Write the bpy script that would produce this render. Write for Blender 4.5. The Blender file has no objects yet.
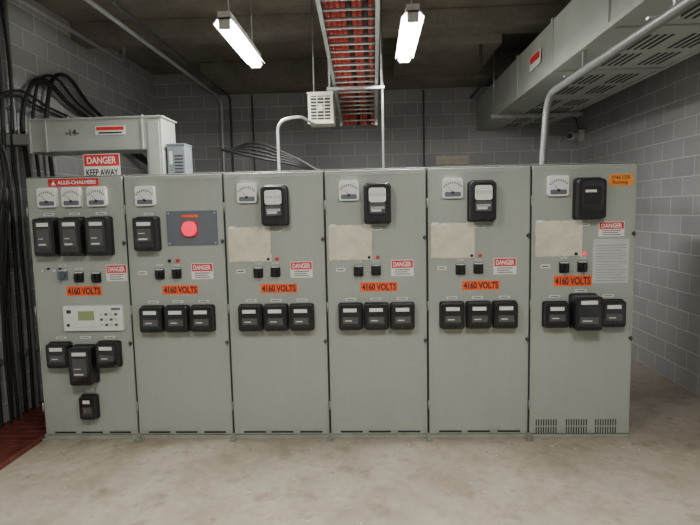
import bpy, bmesh, random
from math import *
from mathutils import Vector, Matrix
random.seed(4)
C=bpy.context.collection

# ---------------------------------------------------------------- materials
def newmat(name):
    m=bpy.data.materials.new(name);m.use_nodes=True
    return m,m.node_tree,m.node_tree.nodes['Principled BSDF']
def P(name,col,rough=.5,metal=0.,var=.06,scale=9.,emit=None,es=0.,bump=0.,coat=0.):
    m,nt,b=newmat(name);N=nt.nodes;L=nt.links
    tc=N.new('ShaderNodeTexCoord');no=N.new('ShaderNodeTexNoise');no.inputs['Scale'].default_value=scale
    no.inputs['Detail'].default_value=4
    L.new(tc.outputs['Object'],no.inputs['Vector'])
    r=N.new('ShaderNodeValToRGB');L.new(no.outputs['Fac'],r.inputs[0])
    r.color_ramp.elements[0].position=.3;r.color_ramp.elements[1].position=.7
    r.color_ramp.elements[0].color=[c*(1-var) for c in col]+[1]
    r.color_ramp.elements[1].color=[min(1,c*(1+var)) for c in col]+[1]
    L.new(r.outputs[0],b.inputs['Base Color'])
    b.inputs['Roughness'].default_value=rough;b.inputs['Metallic'].default_value=metal
    b.inputs['Coat Weight'].default_value=coat
    if emit: 
        b.inputs['Emission Color'].default_value=list(emit)+[1];b.inputs['Emission Strength'].default_value=es
    if bump:
        bp=N.new('ShaderNodeBump');bp.inputs['Strength'].default_value=bump;bp.inputs['Distance'].default_value=.01
        L.new(no.outputs['Fac'],bp.inputs['Height']);L.new(bp.outputs[0],b.inputs['Normal'])
    return m
def worn_paint(name,col,rough):
    """enamel with scuffs, faint streaks and grime collected near the bottom"""
    m,nt,b=newmat(name);N=nt.nodes;L=nt.links
    gm=N.new('ShaderNodeNewGeometry')
    def noise(sc,det,stretch=None):
        n=N.new('ShaderNodeTexNoise');n.inputs['Scale'].default_value=sc;n.inputs['Detail'].default_value=det;n.inputs['Roughness'].default_value=.65
        if stretch:
            mp=N.new('ShaderNodeMapping');mp.inputs['Scale'].default_value=stretch;L.new(gm.outputs['Position'],mp.inputs[0]);L.new(mp.outputs[0],n.inputs['Vector'])
        else:L.new(gm.outputs['Position'],n.inputs['Vector'])
        return n.outputs['Fac']
    def ramp(src,p0,p1,c0,c1):
        r=N.new('ShaderNodeValToRGB');r.color_ramp.elements[0].position=p0;r.color_ramp.elements[1].position=p1
        r.color_ramp.elements[0].color=(*c0,1);r.color_ramp.elements[1].color=(*c1,1);L.new(src,r.inputs[0]);return r.outputs[0]
    def mul(a,c,f=1):
        x=N.new('ShaderNodeMix');x.data_type='RGBA';x.blend_type='MULTIPLY';x.inputs[0].default_value=f;L.new(a,x.inputs[6]);L.new(c,x.inputs[7]);return x.outputs[2]
    base=ramp(noise(1.6,5),.3,.7,[c*.96 for c in col],[c*1.04 for c in col])
    base=mul(base,ramp(noise(3,4,(6,6,.5)),.35,.7,(1,1,1),(.96,.96,.945)))
    base=mul(base,ramp(noise(26,3),.71,.75,(1,1,1),(.70,.68,.63)),.6)
    sp=N.new('ShaderNodeSeparateXYZ');L.new(gm.outputs['Position'],sp.inputs[0])
    mr=N.new('ShaderNodeMapRange');mr.inputs['From Min'].default_value=.0;mr.inputs['From Max'].default_value=.25;mr.inputs['To Min'].default_value=.0;mr.inputs['To Max'].default_value=.6
    L.new(sp.outputs[2],mr.inputs[0])
    ad=N.new('ShaderNodeMath');ad.operation='ADD';L.new(mr.outputs[0],ad.inputs[0]);L.new(noise(7,6),ad.inputs[1])
    base=mul(base,ramp(ad.outputs[0],.38,.72,(.70,.65,.57),(1,1,1)),.8)
    L.new(base,b.inputs['Base Color']);b.inputs['Roughness'].default_value=rough
    return m
def block_mat(name,axis,c1,c2,mort):
    m,nt,b=newmat(name);N=nt.nodes;L=nt.links
    tc=N.new('ShaderNodeTexCoord');sp=N.new('ShaderNodeSeparateXYZ');cb=N.new('ShaderNodeCombineXYZ')
    L.new(tc.outputs['Object'],sp.inputs[0]);L.new(sp.outputs[axis],cb.inputs[0]);L.new(sp.outputs[2],cb.inputs[1])
    br=N.new('ShaderNodeTexBrick');L.new(cb.outputs[0],br.inputs['Vector'])
    br.offset=.5;br.inputs['Scale'].default_value=1
    br.inputs['Brick Width'].default_value=.4064;br.inputs['Row Height'].default_value=.2032
    br.inputs['Mortar Size'].default_value=.0065;br.inputs['Mortar Smooth'].default_value=.3
    br.inputs['Color1'].default_value=(*c1,1);br.inputs['Color2'].default_value=(*c2,1);br.inputs['Mortar'].default_value=(*mort,1)
    no=N.new('ShaderNodeTexNoise');no.inputs['Scale'].default_value=60;no.inputs['Detail'].default_value=5
    L.new(tc.outputs['Object'],no.inputs['Vector'])
    n2=N.new('ShaderNodeTexNoise');n2.inputs['Scale'].default_value=1.3;n2.inputs['Detail'].default_value=3
    L.new(tc.outputs['Object'],n2.inputs['Vector'])
    mx=N.new('ShaderNodeMix');mx.data_type='RGBA';mx.blend_type='MULTIPLY';mx.inputs[0].default_value=1
    r=N.new('ShaderNodeMapRange');r.inputs['To Min'].default_value=.7;r.inputs['To Max'].default_value=1.3
    L.new(no.outputs['Fac'],r.inputs[0])
    r2=N.new('ShaderNodeMapRange');r2.inputs['To Min'].default_value=.8;r2.inputs['To Max'].default_value=1.2
    L.new(n2.outputs['Fac'],r2.inputs[0])
    mu=N.new('ShaderNodeMath');mu.operation='MULTIPLY';L.new(r.outputs[0],mu.inputs[0]);L.new(r2.outputs[0],mu.inputs[1])
    L.new(br.outputs['Color'],mx.inputs[6]);L.new(mu.outputs[0],mx.inputs[7]);L.new(mx.outputs[2],b.inputs['Base Color'])
    b.inputs['Roughness'].default_value=.7
    a=N.new('ShaderNodeMath');a.operation='MULTIPLY_ADD';L.new(no.outputs['Fac'],a.inputs[0]);a.inputs[1].default_value=.25
    iv=N.new('ShaderNodeMath');iv.operation='SUBTRACT';iv.inputs[0].default_value=1;L.new(br.outputs['Fac'],iv.inputs[1])
    L.new(iv.outputs[0],a.inputs[2])
    bp=N.new('ShaderNodeBump');bp.inputs['Strength'].default_value=.6;bp.inputs['Distance'].default_value=.008
    L.new(a.outputs[0],bp.inputs['Height']);L.new(bp.outputs[0],b.inputs['Normal'])
    return m
def concrete(name,c1,c2,rough,sc=1.,spots=False):
    m,nt,b=newmat(name);N=nt.nodes;L=nt.links
    tc=N.new('ShaderNodeTexCoord')
    n1=N.new('ShaderNodeTexNoise');n1.inputs['Scale'].default_value=1.1*sc;n1.inputs['Detail'].default_value=8;n1.inputs['Roughness'].default_value=.62
    n2=N.new('ShaderNodeTexNoise');n2.inputs['Scale'].default_value=14*sc;n2.inputs['Detail'].default_value=8
    for n in(n1,n2):L.new(tc.outputs['Object'],n.inputs['Vector'])
    r=N.new('ShaderNodeValToRGB');r.color_ramp.elements[0].position=.36;r.color_ramp.elements[1].position=.62
    r.color_ramp.elements[0].color=(*c1,1);r.color_ramp.elements[1].color=(*c2,1)
    L.new(n1.outputs['Fac'],r.inputs[0])
    mr=N.new('ShaderNodeMapRange');mr.inputs['To Min'].default_value=.75;mr.inputs['To Max'].default_value=1.22
    L.new(n2.outputs['Fac'],mr.inputs[0])
    mx=N.new('ShaderNodeMix');mx.data_type='RGBA';mx.blend_type='MULTIPLY';mx.inputs[0].default_value=1
    L.new(r.outputs[0],mx.inputs[6]);L.new(mr.outputs[0],mx.inputs[7])
    out=mx.outputs[2]
    if spots:
        for sc3,lo,hi,cc,f in((4,.54,.70,(.58,.51,.42),.8),(1.6,.46,.66,(.76,.70,.62),.8),(30,.69,.73,(.35,.31,.26),.75),(9,.60,.64,(.80,.75,.68),.75)):
            n3=N.new('ShaderNodeTexNoise');n3.inputs['Scale'].default_value=sc3;n3.inputs['Detail'].default_value=6;n3.inputs['Roughness'].default_value=.7
            L.new(tc.outputs['Object'],n3.inputs['Vector'])
            r3=N.new('ShaderNodeValToRGB');r3.color_ramp.elements[0].position=lo;r3.color_ramp.elements[1].position=hi
            r3.color_ramp.elements[0].color=(1,1,1,1);r3.color_ramp.elements[1].color=(*cc,1)
            L.new(n3.outputs['Fac'],r3.inputs[0])
            m3=N.new('ShaderNodeMix');m3.data_type='RGBA';m3.blend_type='MULTIPLY';m3.inputs[0].default_value=f
            L.new(out,m3.inputs[6]);L.new(r3.outputs[0],m3.inputs[7]);out=m3.outputs[2]
    L.new(out,b.inputs['Base Color']);b.inputs['Roughness'].default_value=rough
    bp=N.new('ShaderNodeBump');bp.inputs['Strength'].default_value=.15;bp.inputs['Distance'].default_value=.01
    L.new(n2.outputs['Fac'],bp.inputs['Height']);L.new(bp.outputs[0],b.inputs['Normal'])
    return m

M_steel=worn_paint('cabinet_paint',(.345,.375,.33),.33)
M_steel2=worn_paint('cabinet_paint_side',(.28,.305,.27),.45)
M_duct=P('duct_paint',(.33,.35,.315),.42,0,.08,3)
M_gap=P('dark_gap',(.015,.016,.015),.8)
M_black=P('black_bakelite',(.010,.010,.011),.38,coat=.15)
M_glass=P('dark_glass',(.015,.017,.019),.08,coat=.8)
M_inner=P('relay_inner_grey',(.08,.08,.08),.35)
M_white=P('white_enamel',(.80,.80,.77),.3,coat=.5)
M_label=P('label_white',(.72,.72,.68),.55)
M_ink=P('ink_dark',(.03,.03,.035),.7)
M_red=P('safety_red',(.62,.02,.02),.45)
M_orange=P('orange_label',(.95,.11,.006),.5)
M_tag=P('amber_tag',(.90,.28,.02),.5)
M_paper=P('aged_paper',(.62,.59,.46),.75,0,.10,9,bump=.4)
M_notice=P('grey_notice',(.50,.52,.50),.6)
M_panel=P('grey_plate',(.12,.14,.165),.4)
M_galv=P('galvanised_steel',(.42,.43,.43),.38,.7,.15,14)
M_silver=P('silver_conduit',(.50,.51,.52),.35,.6,.08,14)
M_cable=P('black_cable',(.012,.012,.013),.6)
M_redcab=P('red_cable',(.42,.045,.03),.5,0,.3,20)
M_bluep=P('blue_grey_box',(.15,.17,.19),.5)
M_cream=P('heater_beige',(.42,.40,.32),.5)
M_fix=P('fixture_white',(.75,.75,.72),.4)
M_tube=P('fluorescent_tube',(1,1,1),.4,emit=(1,.985,.94),es=68)
M_redlit=P('red_indicator_lens',(.8,.02,.05),.25,emit=(1,.015,.08),es=1.1,coat=.6)
M_lcd=P('lcd_green',(.28,.34,.16),.3)
M_grate=P('rusty_grate',(.15,.035,.025),.7,0,.4,8)
M_pit=P('pit_floor',(.045,.014,.011),.9)
M_dkcon=P('dark_conduit_paint',(.06,.065,.065),.45)
M_gcon=P('grey_conduit_paint',(.16,.17,.16),.45,.3)
M_wallb=block_mat('painted_block_back',0,(.40,.40,.395),(.335,.337,.337),(.60,.595,.575))
M_walls=block_mat('painted_block_side',1,(.40,.40,.395),(.335,.337,.337),(.60,.595,.575))
M_floor=concrete('sealed_concrete_floor',(.335,.295,.235),(.44,.395,.325),.45,1,True)
M_ceil=concrete('raw_concrete_ceiling',(.17,.145,.115),(.25,.22,.18),.85,1.5)

# ---------------------------------------------------------------- mesh builder
class B:
    def __init__(s,*mats): s.bm=bmesh.new();s.mats=list(mats)
    def _mi(s,m):
        if m not in s.mats:s.mats.append(m)
        return s.mats.index(m)
    def box(s,x0,x1,y0,y1,z0,z1,m=None):
        mi=s._mi(m) if m else 0
        v=[s.bm.verts.new(p) for p in((x0,y0,z0),(x1,y0,z0),(x1,y1,z0),(x0,y1,z0),(x0,y0,z1),(x1,y0,z1),(x1,y1,z1),(x0,y1,z1))]
        for f in((0,3,2,1),(4,5,6,7),(0,1,5,4),(1,2,6,5),(2,3,7,6),(3,0,4,7)):
            s.bm.faces.new([v[i] for i in f]).material_index=mi
        return s
    def cyl(s,p0,p1,r,m=None,n=20,r2=None):
        mi=s._mi(m) if m else 0
        p0=Vector(p0);p1=Vector(p1);d=p1-p0;q=Vector((0,0,1)).rotation_difference(d.normalized())
        ra,rb=r,(r if r2 is None else r2);a=[];b=[]
        for i in range(n):
            t=2*pi*i/n
            a.append(s.bm.verts.new(p0+q@Vector((ra*cos(t),ra*sin(t),0))));b.append(s.bm.verts.new(p1+q@Vector((rb*cos(t),rb*sin(t),0))))
        for i in range(n):
            f=s.bm.faces.new((a[i],a[(i+1)%n],b[(i+1)%n],b[i]));f.material_index=mi;f.smooth=True
        s.bm.faces.new(a[::-1]).material_index=mi;s.bm.faces.new(b).material_index=mi
        return s
    def prism(s,pts,y0,y1,m=None):   # outline in XZ, extruded in Y, y0<y1
        mi=s._mi(m) if m else 0
        a=[s.bm.verts.new((x,y0,z)) for x,z in pts];b=[s.bm.verts.new((x,y1,z)) for x,z in pts];n=len(pts)
        s.bm.faces.new(a).material_index=mi;s.bm.faces.new(b[::-1]).material_index=mi
        for i in range(n):
            s.bm.faces.new((a[(i+1)%n],a[i],b[i],b[(i+1)%n])).material_index=mi
        return s
    def done(s,name,parent=None,bevel=0,seg=2,loc=None):
        bmesh.ops.recalc_face_normals(s.bm,faces=s.bm.faces)
        me=bpy.data.meshes.new(name);s.bm.to_mesh(me);s.bm.free()
        for m in s.mats:me.materials.append(m)
        o=bpy.data.objects.new(name,me);C.objects.link(o)
        if parent:o.parent=parent
        if loc:o.location=loc
        if bevel:
            md=o.modifiers.new('Bevel','BEVEL');md.width=bevel;md.segments=seg;md.limit_method='ANGLE';md.angle_limit=radians(50)
        return o
def empty(name,loc=(0,0,0)):
    e=bpy.data.objects.new(name,None);e.location=loc;e.empty_display_size=.1;C.objects.link(e);return e
def rrect(x0,x1,z0,z1,r,n=5,top=None):
    pts=[];rt=top if top else r
    for cx,cz,a,rr in((x1-r,z0+r,-pi/2,r),(x1-rt,z1-rt,0,rt),(x0+rt,z1-rt,pi/2,rt),(x0+r,z0+r,pi,r)):
        for i in range(n+1):
            t=a+pi/2*i/n;pts.append((cx+rr*cos(t),cz+rr*sin(t)))
    return pts
def text(body,size,x,y,z,parent,mat,name='lettering',off=0.0,fit=None,rot=(pi/2,0,0)):
    t=bpy.data.curves.new(name,'FONT');t.body=body;t.size=size;t.align_x='CENTER';t.align_y='CENTER';t.extrude=.0006;t.offset=off;t.resolution_u=3
    o=bpy.data.objects.new(name+'_tmp',t);C.objects.link(o)
    bpy.context.view_layer.update()
    me=bpy.data.meshes.new_from_object(o.evaluated_get(bpy.context.evaluated_depsgraph_get()))
    bpy.data.objects.remove(o)
    me.materials.clear();me.materials.append(mat)
    xs=[v.co.x for v in me.vertices];wd=max(xs)-min(xs)
    zs=[v.co.y for v in me.vertices];mid=(max(zs)+min(zs))/2;mx=(max(xs)+min(xs))/2
    for v in me.vertices:v.co.y-=mid;v.co.x-=mx
    ob=bpy.data.objects.new(name,me);C.objects.link(ob);ob.location=(x,y,z);ob.rotation_euler=rot
    if fit:ob.scale=(min(1.15,fit/wd),1,1)
    if parent:ob.parent=parent
    return ob
def tube(name,pts,r,mat,parent=None,smooth=True):
    cu=bpy.data.curves.new(name,'CURVE');cu.dimensions='3D';cu.bevel_depth=r;cu.bevel_resolution=4;cu.use_fill_caps=True
    if smooth:
        sp=cu.splines.new('BEZIER');sp.bezier_points.add(len(pts)-1)
        for b,p in zip(sp.bezier_points,pts):
            b.co=p;b.handle_left_type=b.handle_right_type='AUTO'
        sp.resolution_u=10
    else:
        sp=cu.splines.new('POLY');sp.points.add(len(pts)-1)
        for b,p in zip(sp.points,pts):b.co=(*p,1)
    o=bpy.data.objects.new(name,cu);C.objects.link(o);cu.materials.append(mat)
    if parent:o.parent=parent
    return o
def bend(pts,r,n=6):
    out=[Vector(pts[0])]
    for i in range(1,len(pts)-1):
        p=Vector(pts[i]);a=(Vector(pts[i-1])-p);b=(Vector(pts[i+1])-p)
        rr=min(r,a.length*.49,b.length*.49);A=p+a.normalized()*rr;Bq=p+b.normalized()*rr
        for k in range(n+1):
            t=k/n;out.append(A*(1-t)**2+p*2*t*(1-t)+Bq*t*t)
    out.append(Vector(pts[-1]));return out

# ---------------------------------------------------------------- room shell
XL,XR,YB,YF,ZC=-.60,6.2,4.3,-6.6,4.22
B(M_floor).box(XL-.2,XR+.2,YF-.2,YB+.2,-.15,0).done('floor')
B(M_ceil).box(XL-.2,XR+.2,YF-.2,YB+.2,ZC,ZC+.2).done('ceiling')
B(M_wallb).box(XL-.2,XR+.2,YB,YB+.2,0,ZC).done('wall_back')
B(M_wallb).box(XL-.2,XR+.2,YF-.2,YF,0,ZC).done('wall_front')
B(M_walls).box(XL-.2,XL,YF,YB,0,ZC).done('wall_left')
B(M_walls).box(XR,XR+.2,YF,YB,0,ZC).done('wall_right')
b=B(M_ceil)
b.box(.35,XR,3.7,YB,3.86,ZC)
b.box(XL,XR,1.9,2.25,4.02,ZC)
b.box(3.25,4.5,2.25,3.7,3.92,ZC)
b.box(XL,XR,-1.9,-1.5,4.02,ZC)
b.done('trim_ceiling_beams',bevel=.01)

# ---------------------------------------------------------------- cabinet parts
YD=-.024
def square_meter(par,x,z,s=.162,n=1):
    h=s/2
    g=B(M_white);g.prism(rrect(x-h,x+h,z-h,z+h,.02),YD-.035,YD,M_white)
    g.prism(rrect(x-h*.8,x+h*.8,z-h*.35,z+h*.8,.015),YD-.038,YD-.035,M_label)
    g.prism(rrect(x-h*.8,x+h*.8,z-h*.85,z-h*.38,.01),YD-.039,YD-.035,M_panel)
    g.cyl((x,YD-.045,z-h*.45),(x,YD-.035,z-h*.45),.011,M_black,12)
    for i in range(9):
        a=radians(40+100*i/8);r0,r1=h*.95,h*1.14
        cx,cz=x,z-h*.5
        p=[(cx+cos(a-.03)*r0,cz+sin(a-.03)*r0),(cx+cos(a-.03)*r1,cz+sin(a-.03)*r1),(cx+cos(a+.06)*r1,cz+sin(a+.06)*r1),(cx+cos(a+.06)*r0,cz+sin(a+.06)*r0)]
        g.prism(p[::-1],YD-.0395,YD-.0375,M_ink)
    a=radians(128);cx,cz=x,z-h*.45
    g.prism([(cx-.004,cz),(cx+.004,cz),(cx+cos(a)*h*.95,cz+sin(a)*h*.95)],YD-.041,YD-.038,M_ink)
    g.done('panel_meter_%d'%n,par,.003)
def relay(par,x0,x1,z0,z1,d=.08,n=1,kind='small',name='protective_relay'):
    x0+=.005;x1-=.005
    w=x1-x0;h=z1-z0
    g=B(M_black)
    g.prism(rrect(x0,x1,z0,z1,.022),YD-.025,YD)
    g.prism(rrect(x0+.007,x1-.007,z0+.008,z1-.008,.022),YD-d,YD-.02)
    g.done('%s_%d'%(name,n),par,.006,3)
    g=B(M_glass);f=YD-d
    g.prism(rrect(x0+.024,x1-.024,z0+.04,z1-.026,.012),f-.004,f+.002,M_glass)
    if kind=='small':
        g.box(x0+.045,x1-.05,f-.006,f-.0035,z1-.068,z1-.038,M_label)
        g.box(x0+.04,x1-.04,f-.0055,f-.0035,z0+.065,z0+.12,M_inner)
        g.box(x0+.06,x1-.09,f-.0065,f-.005,z0+.085,z0+.093,M_label)
    else:
        g.box(x0+.045,x1-.045,f-.006,f-.0035,z1-.075,z1-.045,M_label)
        g.box(x0+.045,x1-.045,f-.0055,f-.0035,z0+.09,z1-.10,M_inner)
        g.box(x0+.055,x1-.075,f-.0065,f-.005,z0+.10,z0+.112,M_label)
        g.box(x0+.055,x1-.095,f-.0065,f-.005,z0+.15,z0+.156,M_label)
    g.cyl(((x0+x1)/2,f-.016,z0+.022),((x0+x1)/2,f+.002,z0+.022),.009,M_black,12)
    g.done('%s_window_%d'%(name,n),par)
def label(par,x,z,w=.08,h=.018,n=1):
    g=B(M_label).box(x-w/2,x+w/2,YD-.003,YD,z-h/2,z+h/2)
    g.box(x-w*.38,x+w*.36,YD-.0036,YD-.003,z-h*.14,z+h*.14,M_ink);g.done('nameplate_%d'%n,par)
def kwh(par,x0,x1,z0,z1,glassy=True):
    g=B(M_black)
    g.prism(rrect(x0,x1,z0,z1,.02,top=.035),YD-.03,YD)
    g.prism(rrect(x0+.008,x1-.008,z0+.012,z1-.012,.02,top=.035),YD-.11,YD-.02)
    g.done('recording_meter_case',par,.006,3)
    f=YD-.11;xc=(x0+x1)/2;w=x1-x0;h=z1-z0
    g=B(M_glass)
    g.prism(rrect(x0+.03,x1-.03,z0+.07,z1-.03,.03),f-.004,f+.002,M_glass)
    if glassy:
        g.prism(rrect(x0+.042,x1-.042,z0+h*.52,z1-.045,.02),f-.006,f-.003,M_label)
        g.prism(rrect(x0+.046,x1-.046,z0+.085,z0+h*.50,.012),f-.006,f-.003,M_inner)
        g.box(x0+.055,x1-.055,f-.008,f-.006,z0+h*.36,z0+h*.42,M_silver)
        g.box(x0+.06,x1-.08,f-.008,f-.006,z0+.10,z0+.125,M_label)
        for i in range(4):
            cx=x0+.062+i*(w-.124)/3
            g.cyl((cx,f-.008,z0+h*.70),(cx,f-.005,z0+h*.70),.010,M_ink,12);g.cyl((cx,f-.009,z0+h*.70),(cx,f-.0075,z0+h*.70),.007,M_white,12)
    else:
        g.prism(rrect(x0+.05,x1-.05,z0+.12,z1-.07,.02),f-.006,f-.003,M_gap)
        g.box(x0+.06,x1-.09,f-.008,f-.006,z1-.12,z1-.10,M_label)
    g.cyl((xc,f-.02,z0+.035),(xc,f,z0+.035),.012,M_black,14)
    g.done('recording_meter_window',par)
def switch(par,x,z,n,mat=None):
    m=mat or M_black
    g=B(m);g.prism(rrect(x-.040,x+.040,z-.046,z+.046,.01),YD-.012,YD)
    g.cyl((x,YD-.045,z),(x,YD-.01,z),.03,m,20)
    g.prism([(x-.011,z-.036),(x+.011,z-.036),(x+.011,z+.036),(x-.011,z+.036)],YD-.07,YD-.04,m)
    g.box(x-.034,x+.034,YD-.0135,YD-.012,z+.034,z+.043,M_label)
    g.done('control_switch_%d'%n,par,.003)
def danger(par,x0,x1,z0,z1,y=YD,n=1,body='DANGER',lines=True):
    g=B(M_label).box(x0,x1,y-.003,y,z0,z1,M_label)
    hz=z0+(z1-z0)*.50
    g.box(x0+.006,x1-.006,y-.0036,y-.003,hz,z1-.006,M_red)
    if lines:
        for k in range(3):
            zz=z0+(z1-z0)*(.10+.13*k);g.box(x0+.03,x1-.03-.02*(k%2),y-.0036,y-.003,zz,zz+(z1-z0)*.045,M_ink)
    g.done('danger_sign_plate_%d'%n,par)
    text(body,(z1-z0)*.40,(x0+x1)/2,y-.004,(hz+z1-.006)/2,par,M_white,'danger_lettering',.0012,fit=(x1-x0)*.80)
def volts(par,x0,x1,z0,z1):
    B(M_orange).box(x0,x1,YD-.003,YD,z0,z1).done('voltage_label',par)
    text('4160 VOLTS',(z1-z0)*.98,(x0+x1)/2,YD-.004,(z0+z1)/2,par,M_ink,'voltage_lettering',.0025,fit=(x1-x0)*.93)
def paper(par,x0,x1,z0,z1):
    nx,nz=16,12;bm=bmesh.new();vs={}
    sd=random.uniform(0,9)
    for i in range(nx+1):
        for j in range(nz+1):
            x=x0+(x1-x0)*i/nx;z=z0+(z1-z0)*j/nz
            y=YD-.003-.009*abs(sin(i*.6+j*.45+sd))*(.3+.7*(abs(i-nx/2)/(nx/2)))-random.uniform(0,.004)
            if j==nz:y=YD-.004
            vs[i,j]=bm.verts.new((x+random.uniform(-.002,.002),y,z+random.uniform(-.004,.004)))
    for i in range(nx):
        for j in range(nz):
            bm.faces.new((vs[i,j],vs[i+1,j],vs[i+1,j+1],vs[i,j+1]))
    me=bpy.data.meshes.new('paper_sheet');bm.to_mesh(me);bm.free();me.materials.append(M_paper)
    o=bpy.data.objects.new('paper_sheet',me);C.objects.link(o);o.parent=par
    md=o.modifiers.new('S','SOLIDIFY');md.thickness=.001
    g=B(M_label)
    for a in(x0+.01,x1-.06):g.box(a,a+.05,YD-.010,YD-.008,z1-.015,z1+.008)
    g.done('paper_tape',par)

W=.8385;DP=.95;H=2.29
def cabinet(i):
    e=empty('switchgear_cabinet',(i*W,0,0))
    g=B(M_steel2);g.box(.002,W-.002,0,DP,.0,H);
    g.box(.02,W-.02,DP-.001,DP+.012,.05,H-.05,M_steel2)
    g.done('enclosure',e,.006)
    g=B(M_gap);g.box(.004,W-.004,-.004,.002,.004,H-.004);g.done('door_seam_shade',e)  # near-black sheet behind the door, paints the shade in its seams
    g=B(M_steel);g.box(.008,W-.008,YD,-.003,.045,H-.012);g.done('door',e,.006,3)
    g=B(M_steel);g.box(.004,W-.004,YD+.006,-.003,.0,.038);g.done('base_rail',e,.003)
    g=B(M_steel)
    g.box(.02,.028,YD-.003,YD,.08,H-.05);g.box(W-.028,W-.02,YD-.003,YD,.08,H-.05)
    g.box(.02,W-.02,YD-.003,YD,H-.05,H-.042)
    g.done('door_edge_fold',e,.002)
    g=B(M_gap)
    if i==5:
        for x0 in(.06,.31,.55):
            for r in range(2):
                for k in range(9):
                    xx=x0+k*.0205;g.box(xx,xx+.009,YD-.0012,YD+.004,.05+r*.065,.105+r*.065)
    else:
        for x0 in(.09,.33,.58):
            g.box(x0,x0+.19,YD-.0012,YD+.004,.06,.078)
            g.box(x0,x0+.19,YD-.006,YD-.001,.078,.084,M_steel)
    g.done('vent_slots',e)
    g=B(M_inner)
    for z in(1.72,.86):
        g.cyl((W-.022,YD-.014,z),(W-.022,YD,z),.014,M_black,14);g.box(W-.027,W-.017,YD-.022,YD-.012,z-.022,z+.022,M_inner)
    g.done('door_latches',e,.001)
    g=B(M_steel)
    for z in(.3,1.15,2.0):g.cyl((.003,YD-.004,z-.04),(.003,YD-.004,z+.04),.006,M_steel,10)
    g.done('door_hinges',e)
    g=B(M_steel2);g.box(-.03 if i else 0,.03,YD-.05,YD+.01,0,.012);g.box(-.02 if i else .0,.02,YD-.012,YD+.008,.012,.055);g.cyl((.0,YD-.03,.012),(0,YD-.03,.024),.009,M_galv,8)
    g.done('anchor_foot',e,.002)
    if i==0:
        g=B(M_red);g.box(.20,.63,YD-.003,YD,2.205,2.268,M_red);g.prism([(.225,2.216),(.265,2.216),(.245,2.256)],YD-.0045,YD-.003,M_white);g.done('maker_plate',e)
        text('ALLIS-CHALMERS',.040,.445,YD-.004,2.237,e,M_white,'maker_lettering',.0012,fit=.33)
        for k,x in enumerate((.195,.405,.62)): square_meter(e,x,2.115,.162,k+1)
        for k,(a,c) in enumerate(((.085,.285),(.305,.51),(.53,.74))):
            relay(e,a,c,1.62,1.95,.10,k+1,'big');label(e,(a+c)/2,1.975,.09,.02,k+1)
        switch(e,.27,1.46,1,M_panel);switch(e,.41,1.44,2);switch(e,.56,1.435,3)
        label(e,.41,1.51,.06,.014,4);label(e,.27,1.54,.06,.014,5)
        g=B(M_silver)
        for k in range(5): g.cyl((.10+.05*k,YD-.02,1.50+.015*(k%2)),(.10+.05*k,YD,1.50+.015*(k%2)),.009,M_black if k%2 else M_label,10)
        g.done('pilot_terminals',e)
        danger(e,.645,.825,1.40,1.54);volts(e,.29,.595,1.28,1.36)
        g=B(M_label);g.prism(rrect(.26,.775,.98,1.195,.01),YD-.03,YD);g.box(.39,.53,YD-.032,YD-.03,1.07,1.15,M_lcd)
        for r in range(3):
            for k in range(4):g.box(.58+k*.042,.605+k*.042,YD-.034,YD-.03,1.02+r*.045,1.04+r*.045,M_inner if (r+k)%2 else M_notice)
        g.cyl((.30,YD-.036,1.03),(.30,YD-.03,1.03),.013,M_black,12);g.box(.29,.33,YD-.0315,YD-.03,1.13,1.16,M_ink);g.box(.68,.76,YD-.0315,YD-.03,1.155,1.175,M_panel)
        g.box(.36,.55,YD-.0315,YD-.03,1.01,1.016,M_notice)
        g.done('digital_relay_panel',e,.002)
        relay(e,.10,.315,.66,.885,.08,4);relay(e,.315,.535,.52,.86,.12,5,'big');relay(e,.53,.745,.66,.89,.08,6)
        for k,x in enumerate((.21,.425,.64)):label(e,x,.915,.09,.02,6+k)
        relay(e,.35,.515,.20,.42,.07,7);label(e,.43,.445,.07,.016,10)
        return e
    if i==1:
        square_meter(e,.19,2.11);relay(e,.09,.305,1.65,1.94,.10,1,'big');label(e,.2,1.96,.08,.018,1)
        g=B(M_panel);g.prism(rrect(.35,.78,1.69,1.98,.012),YD-.006,YD);
        g.prism(rrect(.49,.61,1.77,1.89,.01),YD-.02,YD-.005,M_red);g.cyl((.55,YD-.045,1.83),(.55,YD-.018,1.83),.062,M_redlit,28);g.cyl((.55,YD-.055,1.83),(.55,YD-.04,1.83),.04,M_redlit,28)
        g.box(.48,.62,YD-.008,YD-.005,1.925,1.945,M_orange)
        for a in(.37,.76):
            for c in(1.71,1.96):g.cyl((a,YD-.012,c),(a,YD-.004,c),.007,M_silver,8)
        g.done('lamp_plate',e,.002)
    else:
        square_meter(e,.205,2.115)
        kwh(e,.325,.545 if i<5 else .56,1.84,2.175,i<5)
        label(e,.43,1.80,.08,.02,1)
        paper(e,.03 if i<5 else .035,.385 if i<5 else .41,1.545,1.835)
    zs=1.455
    switch(e,.27,zs,1);switch(e,.415,zs+.005,2)
    label(e,.12,zs+.01,.075,.03,2);label(e,.27,zs+.075,.05,.014,3);label(e,.415,zs+.075,.05,.014,4)
    g=B(M_silver)
    g.cyl((.36,YD-.02,zs+.11),(.36,YD,zs+.11),.012,M_black,12);g.cyl((.43,YD-.02,zs+.11),(.43,YD,zs+.11),.014,M_redlit if i==5 else M_red,12)
    g.cyl((.345,YD-.015,zs-.03),(.345,YD,zs-.03),.008,M_silver,10)
    g.done('pilot_lights',e)
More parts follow.
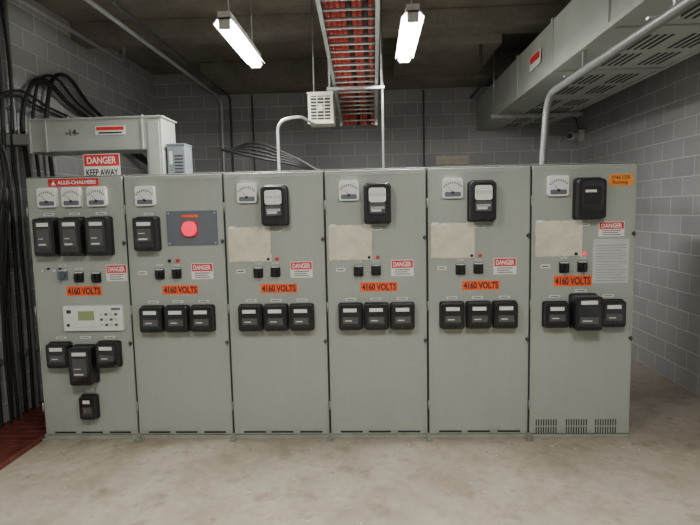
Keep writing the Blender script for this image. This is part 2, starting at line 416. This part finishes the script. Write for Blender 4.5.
    if i<5:
        danger(e,.54,.725,1.405,1.54);volts(e,.285,.59,1.28,1.355)
        rl=((.09,.305),(.305,.52),(.52,.735))
        for k,(a,c) in enumerate(rl):relay(e,a,c,.96,1.19,.08,k+2)
    else:
        volts(e,.19,.495,1.30,1.385)
        g=B(M_tag);g.box(.615,.80,YD-.003,YD,2.105,2.195);g.done('orange_tag',e)
        text("7740 CFR",.040,.705,YD-.004,2.17,e,M_ink,'tag_writing',.0005,fit=.15);text("Running",.038,.70,YD-.004,2.13,e,M_ink,'tag_writing_lower',.0003,fit=.12)
        danger(e,.54,.745,1.70,1.82)
        g=B(M_notice);g.box(.50,.785,YD-.003,YD,1.32,1.68,M_notice)
        for k in range(14):g.box(.52,.765-.03*(k%3==2),YD-.0036,YD-.003,1.34+k*.022,1.344+k*.022,M_panel)
        g.done('instruction_notice',e)
        relay(e,.09,.305,.96,1.18,.08,2);relay(e,.305,.54,.95,1.24,.15,3);relay(e,.54,.755,.96,1.19,.08,4)
    for k,x in enumerate((.2,.41,.63)):label(e,x,1.215 if not(i==5 and k==1) else 1.26,.09,.022,5+k)
    return e
for i in range(6):cabinet(i)

# ---------------------------------------------------------------- fluorescent fixtures
def fixture(x,y0,z=3.4,L=1.12):
    e=empty('fluorescent_light_fixture',(x,y0,z))
    g=B(M_fix);g.box(-.05,.05,0,L,.03,.09)
    g.prism([(-.09,.0),(-.085,-.004),(-.05,.034),(.05,.034),(.085,-.004),(.09,.0),(.055,.045),(-.055,.045)][::-1],0,L)
    g.box(-.045,.045,0,.02,-.04,.035);g.box(-.045,.045,L-.02,L,-.04,.035)
    g.done('housing',e)
    g=B(M_tube)
    for s in(-.04,.04):g.cyl((s,.03,-.012),(s,L-.03,-.012),.019,M_tube,14)
    g.done('tubes',e)
    g=B(M_galv)
    for yy in(.15,L-.15):g.cyl((0,yy,.09),(0,yy,ZC-z-.002),.006,M_galv,8)
    g.done('suspension_rods',e)
    l=bpy.data.lights.new('tube_glow','AREA');l.shape='RECTANGLE';l.size=.11;l.size_y=L-.06;l.energy=64;l.color=(1,.98,.94)
    o=bpy.data.objects.new('tube_glow',l);C.objects.link(o);o.parent=e;o.location=(0,L/2,-.034)
for x,y in((1.80,-.22),(3.24,-.22),(1.6,-3.6),(3.9,-3.6)):fixture(x,y)

# ---------------------------------------------------------------- cable tray
e=empty('cable_tray',(0,0,0))
tx0,tx1=2.545,2.985
Y0,Z0,Y1,Z1=-1.0,3.485,1.65,3.12
path=[(-6.5,3.53),(-1.4,3.53),(Y0,Z0),(Y1,Z1),(1.8,3.09),(1.9,3.04),(1.94,2.99),(1.95,2.95)]
def rail(x0,x1):
    g=bmesh.new();prev=None;hh=.05
    for k,(y,z) in enumerate(path):
        if k==0:t=Vector((path[1][0]-y,path[1][1]-z))
        elif k==len(path)-1:t=Vector((y-path[k-1][0],z-path[k-1][1]))
        else:t=Vector((path[k+1][0]-path[k-1][0],path[k+1][1]-path[k-1][1]))
        t.normalize();nrm=Vector((-t.y,t.x))
        ring=[g.verts.new((xx,y+nrm.x*s,z+nrm.y*s)) for xx,s in((x0,-hh),(x1,-hh),(x1,hh),(x0,hh))]
        if prev:
            for q in range(4):g.faces.new((prev[q],prev[(q+1)%4],ring[(q+1)%4],ring[q]))
        else:g.faces.new(ring[::-1])
        prev=ring
    g.faces.new(prev);bmesh.ops.recalc_face_normals(g,faces=g.faces)
    me=bpy.data.meshes.new('side_rail');g.to_mesh(me);g.free();me.materials.append(M_galv)
    o=bpy.data.objects.new('side_rail',me);C.objects.link(o);o.parent=e
rail(tx0,tx0+.03);rail(tx1-.03,tx1)
def along(s):
    d=0
    for k in range(len(path)-1):
        a=Vector(path[k]);b=Vector(path[k+1]);L=(b-a).length
        if d+L>=s:
            p=a+(b-a)*((s-d)/L);t=(b-a)/L;return p,Vector((-t.y,t.x))
        d+=L
    return None
g=B(M_galv);s=.1
while True:
    q=along(s)
    if not q:break
    p,nm=q;c=p-nm*.035
    g.cyl((tx0+.02,c.x,c.y),(tx1-.02,c.x,c.y),.012,M_galv,8);s+=.135
g.done('rungs',e)
g=B(M_galv)
for yy,zz in((-4.5,3.53),(-2.6,3.53),(.9,3.225)):
    for xx in(tx0-.03,tx1+.03):g.cyl((xx,yy,zz-.08),(xx,yy,ZC-.002),.006,M_galv,8)
    g.box(tx0-.06,tx1+.06,yy-.02,yy+.02,zz-.10,zz-.075)
g.done('trapeze_hangers',e)
for k in range(9):
    x=tx0+.06+.040*k;m=M_cable if k in(4,7) else M_redcab
    tube('power_cable_%d'%k,[(x,-6.4,3.54),(x+.01,-3,3.545),(x,-1.4,3.54),(x,Y0,Z0+.01),(x-.006,.3,3.318),(x,Y1,Z1+.01),(x,1.82,3.10),(x,1.93,3.03),(x,1.96,2.96)],.0205,m,e)

# ---------------------------------------------------------------- right overhead duct
e=empty('overhead_bus_duct')
dx0,dx1,dz0,dz1=4.60,5.62,3.2,3.66
g=B(M_duct);g.box(dx0,dx1,-6.5,YB-.02,dz0,dz1)
yy=-6.3
while yy<4.2:
    g.box(dx0-.014,dx1+.014,yy,yy+.05,dz0-.014,dz1+.014);yy+=1.17
g.box(dx0-.012,dx0+.03,-6.5,YB-.02,dz0-.012,dz0+.03);g.box(dx1-.03,dx1+.012,-6.5,YB-.02,dz0-.012,dz0+.03)
g.done('duct_casing',e,.004)
g=B(M_gap)
yy=-6.2
while yy<4:
    for r in range(2):
        xx=4.98+r*.32
        for k in range(4):g.box(xx+k*.055,xx+k*.055+.022,yy+.12,yy+.48,dz0-.003,dz0+.002);g.box(xx+k*.055,xx+k*.055+.022,yy+.60,yy+.96,dz0-.003,dz0+.002)
    yy+=1.17
g.done('louvre_slots',e)
g=B(M_galv)
for yy in(-4,-1.8,2.9):
    for xx in(dx0-.05,dx1+.05):g.cyl((xx,yy,dz0-.05),(xx,yy,ZC-.002),.008,M_galv,8)
    g.box(dx0-.09,dx1+.09,yy-.025,yy+.025,dz0-.06,dz0-.015)
for yy in(-3.,-1.2,.1):g.box(4.625,4.655,yy-.012,yy+.012,3.0,3.2);g.box(4.48,4.655,yy-.015,yy+.015,2.99,3.005)
g.done('duct_hangers',e)
g=B(M_label);g.box(dx0-.02,dx0-.014,1.05,1.4,3.36,3.5,M_label);g.box(dx0-.0215,dx0-.02,1.07,1.38,3.42,3.49,M_red);g.done('duct_danger_label',e)
tube('rigid_conduit',bend([(4.52,-6.5,2.96),(4.52,.62,2.96),(4.48,.62,2.30)],.2,8),.032,M_gcon,smooth=False)

# ---------------------------------------------------------------- left overhead bus box
e=empty('incoming_bus_enclosure')
zt=2.85
g=B(M_duct)
g.box(-.26,.98,.5,.85,zt-.29,zt)
g.box(.83,.98,.5,.85,2.295,zt-.29)
g.box(XL+.003,-.26,.62,.72,zt-.2,zt-.1)
g.done('enclosure_body',e,.006)
g=B(M_duct);g.box(-.27,.995,.485,.865,zt-.005,zt+.012);g.box(-.275,-.255,.488,.862,zt-.30,zt);g.box(-.12,-.105,.488,.862,zt-.295,zt);g.box(.79,.81,.488,.5,zt-.29,zt);g.box(.85,.96,.492,.5,2.31,zt-.04)
g.done('cover_flange',e,.003)
g=B(M_label);g.box(.36,.64,.494,.4995,zt-.15,zt-.07,M_label);g.box(.37,.63,.4925,.494,zt-.11,zt-.078,M_red);g.box(.39,.61,.4925,.494,zt-.14,zt-.125,M_ink)
g.done('warning_label',e)
text('-14-',.08,.14,.495,zt-.12,e,M_ink,'stencil_mark',.001)
g=B(M_galv);g.cyl((0.1,.52,zt),(.1,.52,zt+.03),.01,M_galv,8);g.cyl((.8,.52,zt),(.8,.52,zt+.03),.01,M_galv,8);g.done('lid_bolts',e)
e=empty('danger_keep_away_sign')
danger(e,.26,.60,2.30,2.52,y=.44,lines=False)
text('KEEP AWAY',.085,.43,.436,2.352,e,M_ink,'keep_lettering',.002,fit=.30)
B(M_galv).box(.285,.575,.44,.46,2.292,2.51).done('sign_backing',e)

e=empty('control_transformer_box')
g=B(M_bluep);g.box(1.0,1.17,.55,.75,2.291,2.60);g.box(.994,1.176,.54,.76,2.595,2.61);g.done('box_shell',e,.006)
g=B(M_gap)
for k in range(6):g.box(1.07,1.15,.548,.5505,2.34+k*.03,2.352+k*.03)
g.done('box_louvres',e)
g=B(M_notice);g.box(1.02,1.05,.547,.5505,2.42,2.54);g.done('box_label',e)

# ---------------------------------------------------------------- conduits and cables
tube('rigid_conduit',bend([(2.04,.6,2.295),(2.04,.6,2.80),(2.25,.62,2.84),(2.32,1.05,2.84),(2.32,1.2,2.86)],.12,8),.014,M_silver,smooth=False)
tube('steel_conduit',bend([(.5,-6.5,3.8),(.5,4.24,3.8),(.5,4.24,0.02)],.2,8),.022,M_silver,smooth=False)
tube('steel_conduit',bend([(.64,-6.5,3.85),(.64,4.26,3.83),(.64,4.26,0.02)],.12,8),.018,M_dkcon,smooth=False)
tube('steel_conduit',bend([(-.3,-6.5,3.95),(-.3,2.6,3.95),(-.3,2.6,4.21)],.12,8),.02,M_silver,smooth=False)
tube('steel_conduit',bend([(3.02,.7,2.295),(3.02,.7,3.0),(3.03,1.2,3.3),(3.03,1.2,4.2)],.1,8),.011,M_gcon,smooth=False)
tube('steel_conduit',bend([(4.25,2.3,4.2),(4.25,2.3,3.7),(4.5,3.0,3.7),(4.5,4.28,3.7)],.1,8),.02,M_dkcon,smooth=False)
tube('steel_conduit',[(1.0,4.26,3.84),(1.0,4.26,.01)],.014,M_dkcon,smooth=False)
tube('steel_conduit',[(3.75,4.26,3.84),(3.75,4.26,.01)],.012,M_dkcon,smooth=False)
# left wall bundle
e=empty('wall_cable_bundle')
for k,(yy,r,up) in enumerate(((.18,.026,1),(.31,.014,0),(.37,.014,0),(.54,.018,1),(.62,.014,1),(.80,.02,0),(.88,.014,0),(1.0,.016,0),(1.2,.022,0))):
    x=XL+.045+.02*(k%3)
    wv=.02*sin(k*2.1)
    pts=[(x,yy,.01),(x+.01,yy+wv,1.0),(x+.02,yy-wv,1.7),(x+.01,yy+.02,2.2),(x,yy,2.45)]
    if up: pts+=[(x+.02,yy+wv*2,3.2),(x,yy,4.2)]
    else: pts+=[(x,yy+.02,2.85+.04*k),(x+.02,yy+.22,3.02+.06*k),(x,yy+.9,3.05+.03*k),(x+.05,2.8,2.85+.02*k),(x+.2,3.6,2.6)]
    tube('cable_%d'%k,pts,r,M_cable,e)
for k in range(3):
    tube('loop_cable_%d'%k,[(XL+.06,.3+.05*k,3.6-.2*k),(XL+.12,.2,3.0-.1*k),(XL+.28+.03*k,.14,2.5),(XL+.24,.10+.05*k,1.8),(XL+.14,.2,1.0),(XL+.10,.25,.01)],.012,M_cable,e)
e=empty('strut_rack')
g=B(M_galv)
for z in(.6,1.5,3.0):g.box(XL+.002,XL+.03,.05,1.3,z,z+.04)
g.done('strut_channels',e)
tube('steel_conduit',[(XL+.06,.42,4.2),(XL+.06,.42,.01)],.024,M_gcon,smooth=False)
tube('steel_conduit',[(XL+.06,.70,4.2),(XL+.06,.70,.01)],.020,M_gcon,smooth=False)
e=empty('slack_cable_run')
for k in range(5):
    tube('slack_cable_%d'%k,[(1.25,1.5+.06*k,2.66),(1.6,1.3+.05*k,2.56+.04*k),(2.1,1.15,2.44+.02*k),(2.5,.85,2.315),(2.8,.7,2.31)],.013,M_cable,e)
# ---------------------------------------------------------------- unit heater
e=empty('unit_heater',(2.265,1.15,2.86))
g=B(M_cream);g.box(0,.26,0,.3,0,.30);g.box(-.006,.266,-.006,.05,.29,.312);g.box(-.006,.266,-.006,.05,-.01,.012);g.done('heater_case',e,.006,2)
g=B(M_gap);g.box(.03,.23,-.004,.002,.035,.27)
for k in range(7):g.box(.03,.23,-.012,-.002,.05+k*.033,.060+k*.033,M_cream)
for x in(.09,.165):g.box(x,x+.008,-.016,-.002,.035,.27,M_cream)
g.cyl((.13,-.017,.15),(.13,-.002,.15),.03,M_cream,20)
g.done('heater_grille',e)
g=B(M_galv);g.cyl((.05,.15,.30),(.05,.15,ZC-2.862),.008);g.cyl((.21,.15,.30),(.21,.15,ZC-2.862),.008);g.done('heater_rods',e)
# ---------------------------------------------------------------- security camera
e=empty('security_camera',(6.05,4.1,3.0))
g=B(M_white);g.box(.08,.145,-.05,.05,-.04,.12);g.cyl((-.10,-.12,.02),(.05,.02,.05),.06,M_white,20);g.cyl((-.115,-.134,.017),(-.10,-.12,.02),.045,M_glass,20)
g.cyl((.03,.0,.05),(.10,.0,.05),.02,M_white,10);g.done('camera_body',e,.004)
tube('camera_lead',[(.1,.02,.10),(.0,.08,.35),(-.25,.15,.3),(-.4,.12,.2)],.008,M_cable,e)
g=B(M_paper);g.box(3.95,4.45,YB-.012,YB-.001,2.66,2.80);g.box(3.97,4.43,YB-.0135,YB-.012,2.72,2.74,M_notice);g.done('faded_wall_notice')

# ---------------------------------------------------------------- left floor grate
e=empty('floor_grate')
g=B(M_pit);g.box(XL+.002,.0-.02,-2.6,1.6,.0005,.004);g.done('grate_pan',e)
g=B(M_grate)
x=XL+.01
while x<-.03:
    g.box(x,x+.008,-2.6,1.6,.004,.03);x+=.032
y=-2.6
while y<1.6:
    g.box(XL+.002,-.02,y,y+.008,.006,.028);y+=.1
g.box(-.035,-.015,-2.6,1.6,0.001,.032);g.done('grate_bars',e)
# loose grit and paint chips on the slab
g=B(M_label);random.seed(11)
for k in range(60):
    near=k<38
    x=random.uniform(.1,5.1);y=-random.uniform(.09,.3) if near else -random.uniform(.3,1.3);s=random.uniform(.003,.010)
    g.box(x,x+s*random.uniform(1,2.4),y,y+s,.0003,.0025,random.choice((M_label,M_panel,M_paper)))
g.done('floor_grit')
# ---------------------------------------------------------------- camera
cd=bpy.data.cameras.new('camera');cd.sensor_width=36;cd.lens=526/700*36
co=bpy.data.objects.new('camera',cd);C.objects.link(co)
R=Matrix.Rotation(.0447,4,'Z')@Matrix.Rotation(pi/2-.0977,4,'X')@Matrix.Rotation(-.0216,4,'Z')
co.matrix_world=Matrix.Translation((2.91,-4.3642,1.9497))@R
bpy.context.scene.camera=co
w=bpy.data.worlds.new('w');bpy.context.scene.world=w;w.use_nodes=True
w.node_tree.nodes['Background'].inputs[0].default_value=(.8,.85,.9,1);w.node_tree.nodes['Background'].inputs[1].default_value=.05
